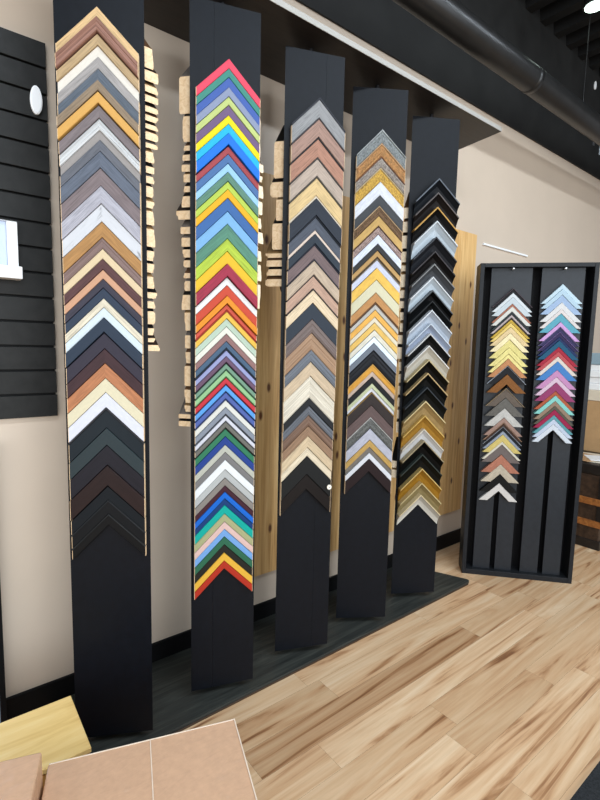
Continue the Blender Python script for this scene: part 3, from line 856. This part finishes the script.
tag(box('wall_rail', M['white'], (2.885, 3.465, WALL-.012, WALL-.0005, 1.990, 2.001), None, .001), 'thin white horizontal rail on the beige wall above the black case', 'rail')

# black-edged panel leaning just inside the left of the view
lp = thing('leaning_panel', 'black-edged board standing against the wall under the slatwall', 'board', (-.197, WALL-.04, 0))
box('edge_frame', M['base'], (.335, .352, -.012, .02, .0, .98), lp, .001); box('edge_frame', M['base'], (-.35, -.333, -.012, .02, 0, .98), lp, .001)
box('edge_frame', M['base'], (-.3328, .3348, -.012, .02, .962, .98), lp, .001); box('edge_frame', M['base'], (-.3328, .3348, -.012, .02, 0, .018), lp, .001)
o = box('board_face', M['pane'], (-.3325, .3345, -.004, .012, .0185, .9615), lp, 0); tag(o, 'pale grey face')

# ------------------------------------------------------------------ black duct, hangers, lamp
dt = thing('round_duct', 'long black round duct running along the bulkhead below the ceiling', 'duct', (0, 1.40, 2.762))
bm = bmesh.new(); bm_cyl(bm, (-2.5, 0, 0), (8.5, 0, 0), .064, 40); link('duct_tube', mesh(bm, 'duct_tube', True), M['duct'], dt)
bm = bmesh.new()
link('duct_collar', (lambda b: (bm_cyl(b, (2.62, 0, 0), (2.66, 0, 0), .0655, 40), mesh(b, 'duct_collar', True))[1])(bm), M['duct'], dt)
for xc in (3.9, 5.3):
    bm = bmesh.new(); bm_cyl(bm, (xc, 0, 0), (xc+.04, 0, 0), .0655, 40); link('duct_collar', mesh(bm, 'duct_collar', True), M['duct'], dt)
for xc in (1.2, 3.286):
    h_ = cyl('hanger_rod', M['duct'], (xc, 0, .0642), (xc, 0, .772), .004, dt, 10); h_['label'] = 'thin hanger rod up to the deck'
hk = thing('pipe_hook', 'small grey metal hook on the bulkhead below the duct', 'hook', (4.405, 1.7679, 3.035))
bm = bmesh.new(); bm_cyl(bm, (0, -.0005, 0), (0, -.05, .0), .006, 12); bm_cyl(bm, (0, -.05, .004), (0, -.05, -.12), .006, 12); link('hook_arm', mesh(bm, 'hook_arm'), M['steel'], hk)
box('hook_plate', M['steel'], (-.015, .015, -.004, -.0002, -.03, .03), hk, .001)
bm = bmesh.new(); bm_cyl(bm, (0, 0, 0), (0, -.006, 0), .5, 24)
for v in bm.verts: v.co.x *= .035; v.co.z *= .062
tag(link('wall_tag', mesh(bm, 'wall_tag'), M['white'], None, (4.34, 1.7678, 3.445)), 'tiny white oval tag high on the black bulkhead at upper right', 'tag')
lm = thing('ceiling_lamp', 'small glowing lamp under the black deck at the upper right', 'lamp', (3.17, 1.33, 3.315))
cyl('lamp_housing', M['duct'], (0, 0, .0), (0, 0, .1), .06, lm, 24); cyl('lamp_stem', M['duct'], (0, 0, .1002), (0, 0, .2195), .012, lm, 12); c = cyl('lamp_lens', M['lamp'], (0, 0, -.004), (0, 0, -.0003), .05, lm, 24); c['label'] = 'pale glowing lens'

# ------------------------------------------------------------------ foreground boxes
def obox(name, mat, corner, ax, L, D, z0, z1, parent=None, bev=.003):
    """box whose back-left top corner is `corner`; width L along ax, depth D towards the viewer"""
    ux, uy = ax; vx, vy = uy, -ux
    P = [(corner[0], corner[1]), (corner[0]+ux*L, corner[1]+uy*L), (corner[0]+ux*L+vx*D, corner[1]+uy*L+vy*D), (corner[0]+vx*D, corner[1]+vy*D)]
    return prism(name, mat, P, z0, z1, parent, bev)
def unit(a, b):
    d = math.hypot(b[0]-a[0], b[1]-a[1]); return ((b[0]-a[0])/d, (b[1]-a[1])/d), d
ax, L = unit((.175, 1.121), (.585, .983))
cb = thing('cardboard_box', 'wide kraft cardboard box wrapped in clear film, nearest the viewer', 'box', (0, 0, 0))
obox('carton', M['card'], (.175, 1.121), ax, L, .46, 0, .34, cb, .004)
mid = (.175+ax[0]*L*.515, 1.121+ax[1]*L*.515)
s_ = obox('film_seam', M['film'], (mid[0]-.001, mid[1]), ax, .0026, .458, .3402, .3414, cb, .0005); tag(s_, 'pale seam of the clear film')
s_ = obox('film_fold', M['film'], (.585-ax[0]*.0035, .983-ax[1]*.0035), ax, .003, .455, .3402, .342, cb, .0005); tag(s_, 'shiny fold of film along the right edge')
s_ = obox('film_fold', M['film'], (.177, 1.1195), ax, L-.004, .003, .3402, .3415, cb, .0004); tag(s_, 'shiny fold of film along the back edge')
ax2, L2 = unit((.084, 1.118), (.160, 1.095))
a0 = (.160-ax[0]*.22, 1.095-ax[1]*.22)
sb = thing('cardboard_box', 'smaller brown cardboard box at the lower left corner of the photo', 'box', (0, 0, 0))
obox('carton', M['card'], a0, ax, .22, .25, 0, .40, sb, .004)
yb = thing('wooden_crate', 'yellow birch topped crate standing behind the cardboard boxes', 'crate', (0, 0, 0))
obox('crate_body', M['yellow_edge'], (-.25, 1.392), (1, -.008),   .529, .216, 0, .276, yb, .002)
obox('crate_top', M['yellow'], (-.253, 1.396), (1, -.008),   .535, .224, .2763, .29, yb, .002)

# ------------------------------------------------------------------ right edge: trunk, boxes, mat
tr = thing('storage_chest', 'old dark brown trunk chest with wooden slats behind the black case', 'trunk', (3.458, 1.142, 0))
box('chest_body', M['trunk'], (.004, .476, .004, .466, .02, .5), tr, .006)
box('chest_lid', M['trunk_dark'], (0, .48, 0, .47, .5005, .57), tr, .008)
for z in (.15, .30):
    b_ = boxes('wooden_slat', M['band'], [(-.008, .0035, .0, .47, z, z+.045), (-.008, .484, -.008, .0035, z, z+.045)], tr, .002); tag(b_, 'orange brown wooden slat')
boxes('corner_post', M['trunk_dark'], [(-.0075, .03, -.0075, .03, .346, .4995), (-.0075, .03, -.0075, .03, .196, .299)], tr, .002)
box('bottom_skirt', M['trunk_dark'], (-.006, .486, -.006, .472, 0, .06), tr, .003)
tag(box('mat_board', M['paper'], (-.16, .16, -.13, .13, 0, .006), None, .001, (3.66, 1.36, .5705), .3), 'cream mat board lying lowest on the dark trunk lid', 'mat board')
tag(box('mat_board', M['tan'], (-.12, .12, -.10, .10, 0, .005), None, .001, (3.62, 1.33, .5768), -.25), 'tan mat board lying on the cream one atop the trunk', 'mat board')
tag(box('mat_board', M['white'], (-.09, .09, -.06, .06, 0, .004), None, .001, (3.63, 1.26, .5820), .6), 'small white card lying topmost on the trunk', 'mat board')
bxc = thing('cardboard_box', 'tall plain cardboard box behind the trunk by the wall', 'box', (0, 0, 0))
box('carton', M['card_plain'], (3.97, 4.55, 1.25, 1.74, 0, .95), bxc, .004)
box('carton_lid', M['paper'], (3.965, 4.555, 1.245, 1.745, .9505, 1.03), bxc, .004)
ps = thing('paper_stack', 'white stack of folded paper on top of the tall cardboard box', 'paper stack', (0, 0, 0))
for i in range(4):
    box('sheet_bundle', M['white'], (3.975+.012*(i % 2), 4.5, 1.27, 1.70-.01*(i % 3), 1.0305+i*.048, 1.0305+i*.048+.0475), ps, .006)
tag(box('storage_box', M['bluegrey'], (3.98, 4.45, 1.29, 1.68, 1.2228, 1.31), None, .006), 'blue grey box on top of the white paper stack', 'box')
tag(box('floor_mat', M['mat'], (1.15, 3.6, -.7, .479, .0005, .008), None, .002), 'black textured mat on the floor at the lower right corner', 'floor mat')

# ------------------------------------------------------------------ light
def area(name, loc, target, sx, sy, power, col):
    l = bpy.data.lights.new(name, 'AREA'); l.shape = 'RECTANGLE'; l.size = sx; l.size_y = sy; l.energy = power; l.color = col
    o = bpy.data.objects.new(name, l); C.objects.link(o); o.location = loc
    o.rotation_euler = (Vector(target)-Vector(loc)).to_track_quat('-Z', 'Y').to_euler(); return o
area('window_daylight', (.8, -4.6, 2.0), (1.2, 1.5, 1.2), 6.5, 2.8, 330, (.86, .935, 1.0))
area('storefront_daylight', (-2.6, -1.0, 1.6), (1.0, 1.4, 1.0), 3.0, 2.4, 80, (.9, .95, 1.0))  # unseen side light standing for the left storefront
for lx in (-.6, 1.2, 3.0): area('ceiling_light', (lx, -.6, 3.45), (lx, -.1, 0), 1.4, .22, 50, (.80, .90, 1.0))
w = bpy.data.worlds.new('shop_ambient'); bpy.context.scene.world = w; w.use_nodes = True
bg = w.node_tree.nodes['Background']; bg.inputs['Color'].default_value = (.95, .96, 1.0, 1); bg.inputs['Strength'].default_value = .34

# ------------------------------------------------------------------ camera
cam = bpy.data.cameras.new('camera'); co = bpy.data.objects.new('camera', cam); C.objects.link(co)
cam.sensor_fit = 'VERTICAL'; cam.sensor_height = 36; cam.sensor_width = 27; cam.lens = 475.345/800*36; cam.clip_start = .02
R_ = ((0.786111881056185, -0.6176720724256514, 0.022568150294323155), (-0.05008569669698974, -0.10005212150688274, -0.9937207837055382), (0.6160515671992755, 0.7800453729927336, -0.10958869751914985))
mt = Matrix(((R_[0][0], -R_[1][0], -R_[2][0], 0), (R_[0][1], -R_[1][1], -R_[2][1], 0), (R_[0][2], -R_[1][2], -R_[2][2], 1.30), (0, 0, 0, 1)))
co.matrix_world = mt
S_ = bpy.context.scene; S_.camera = co
vs = S_.view_settings; vs.view_transform = 'Standard'; vs.look = 'None'; vs.exposure = 0.0; vs.gamma = 1; vs.use_curve_mapping = False
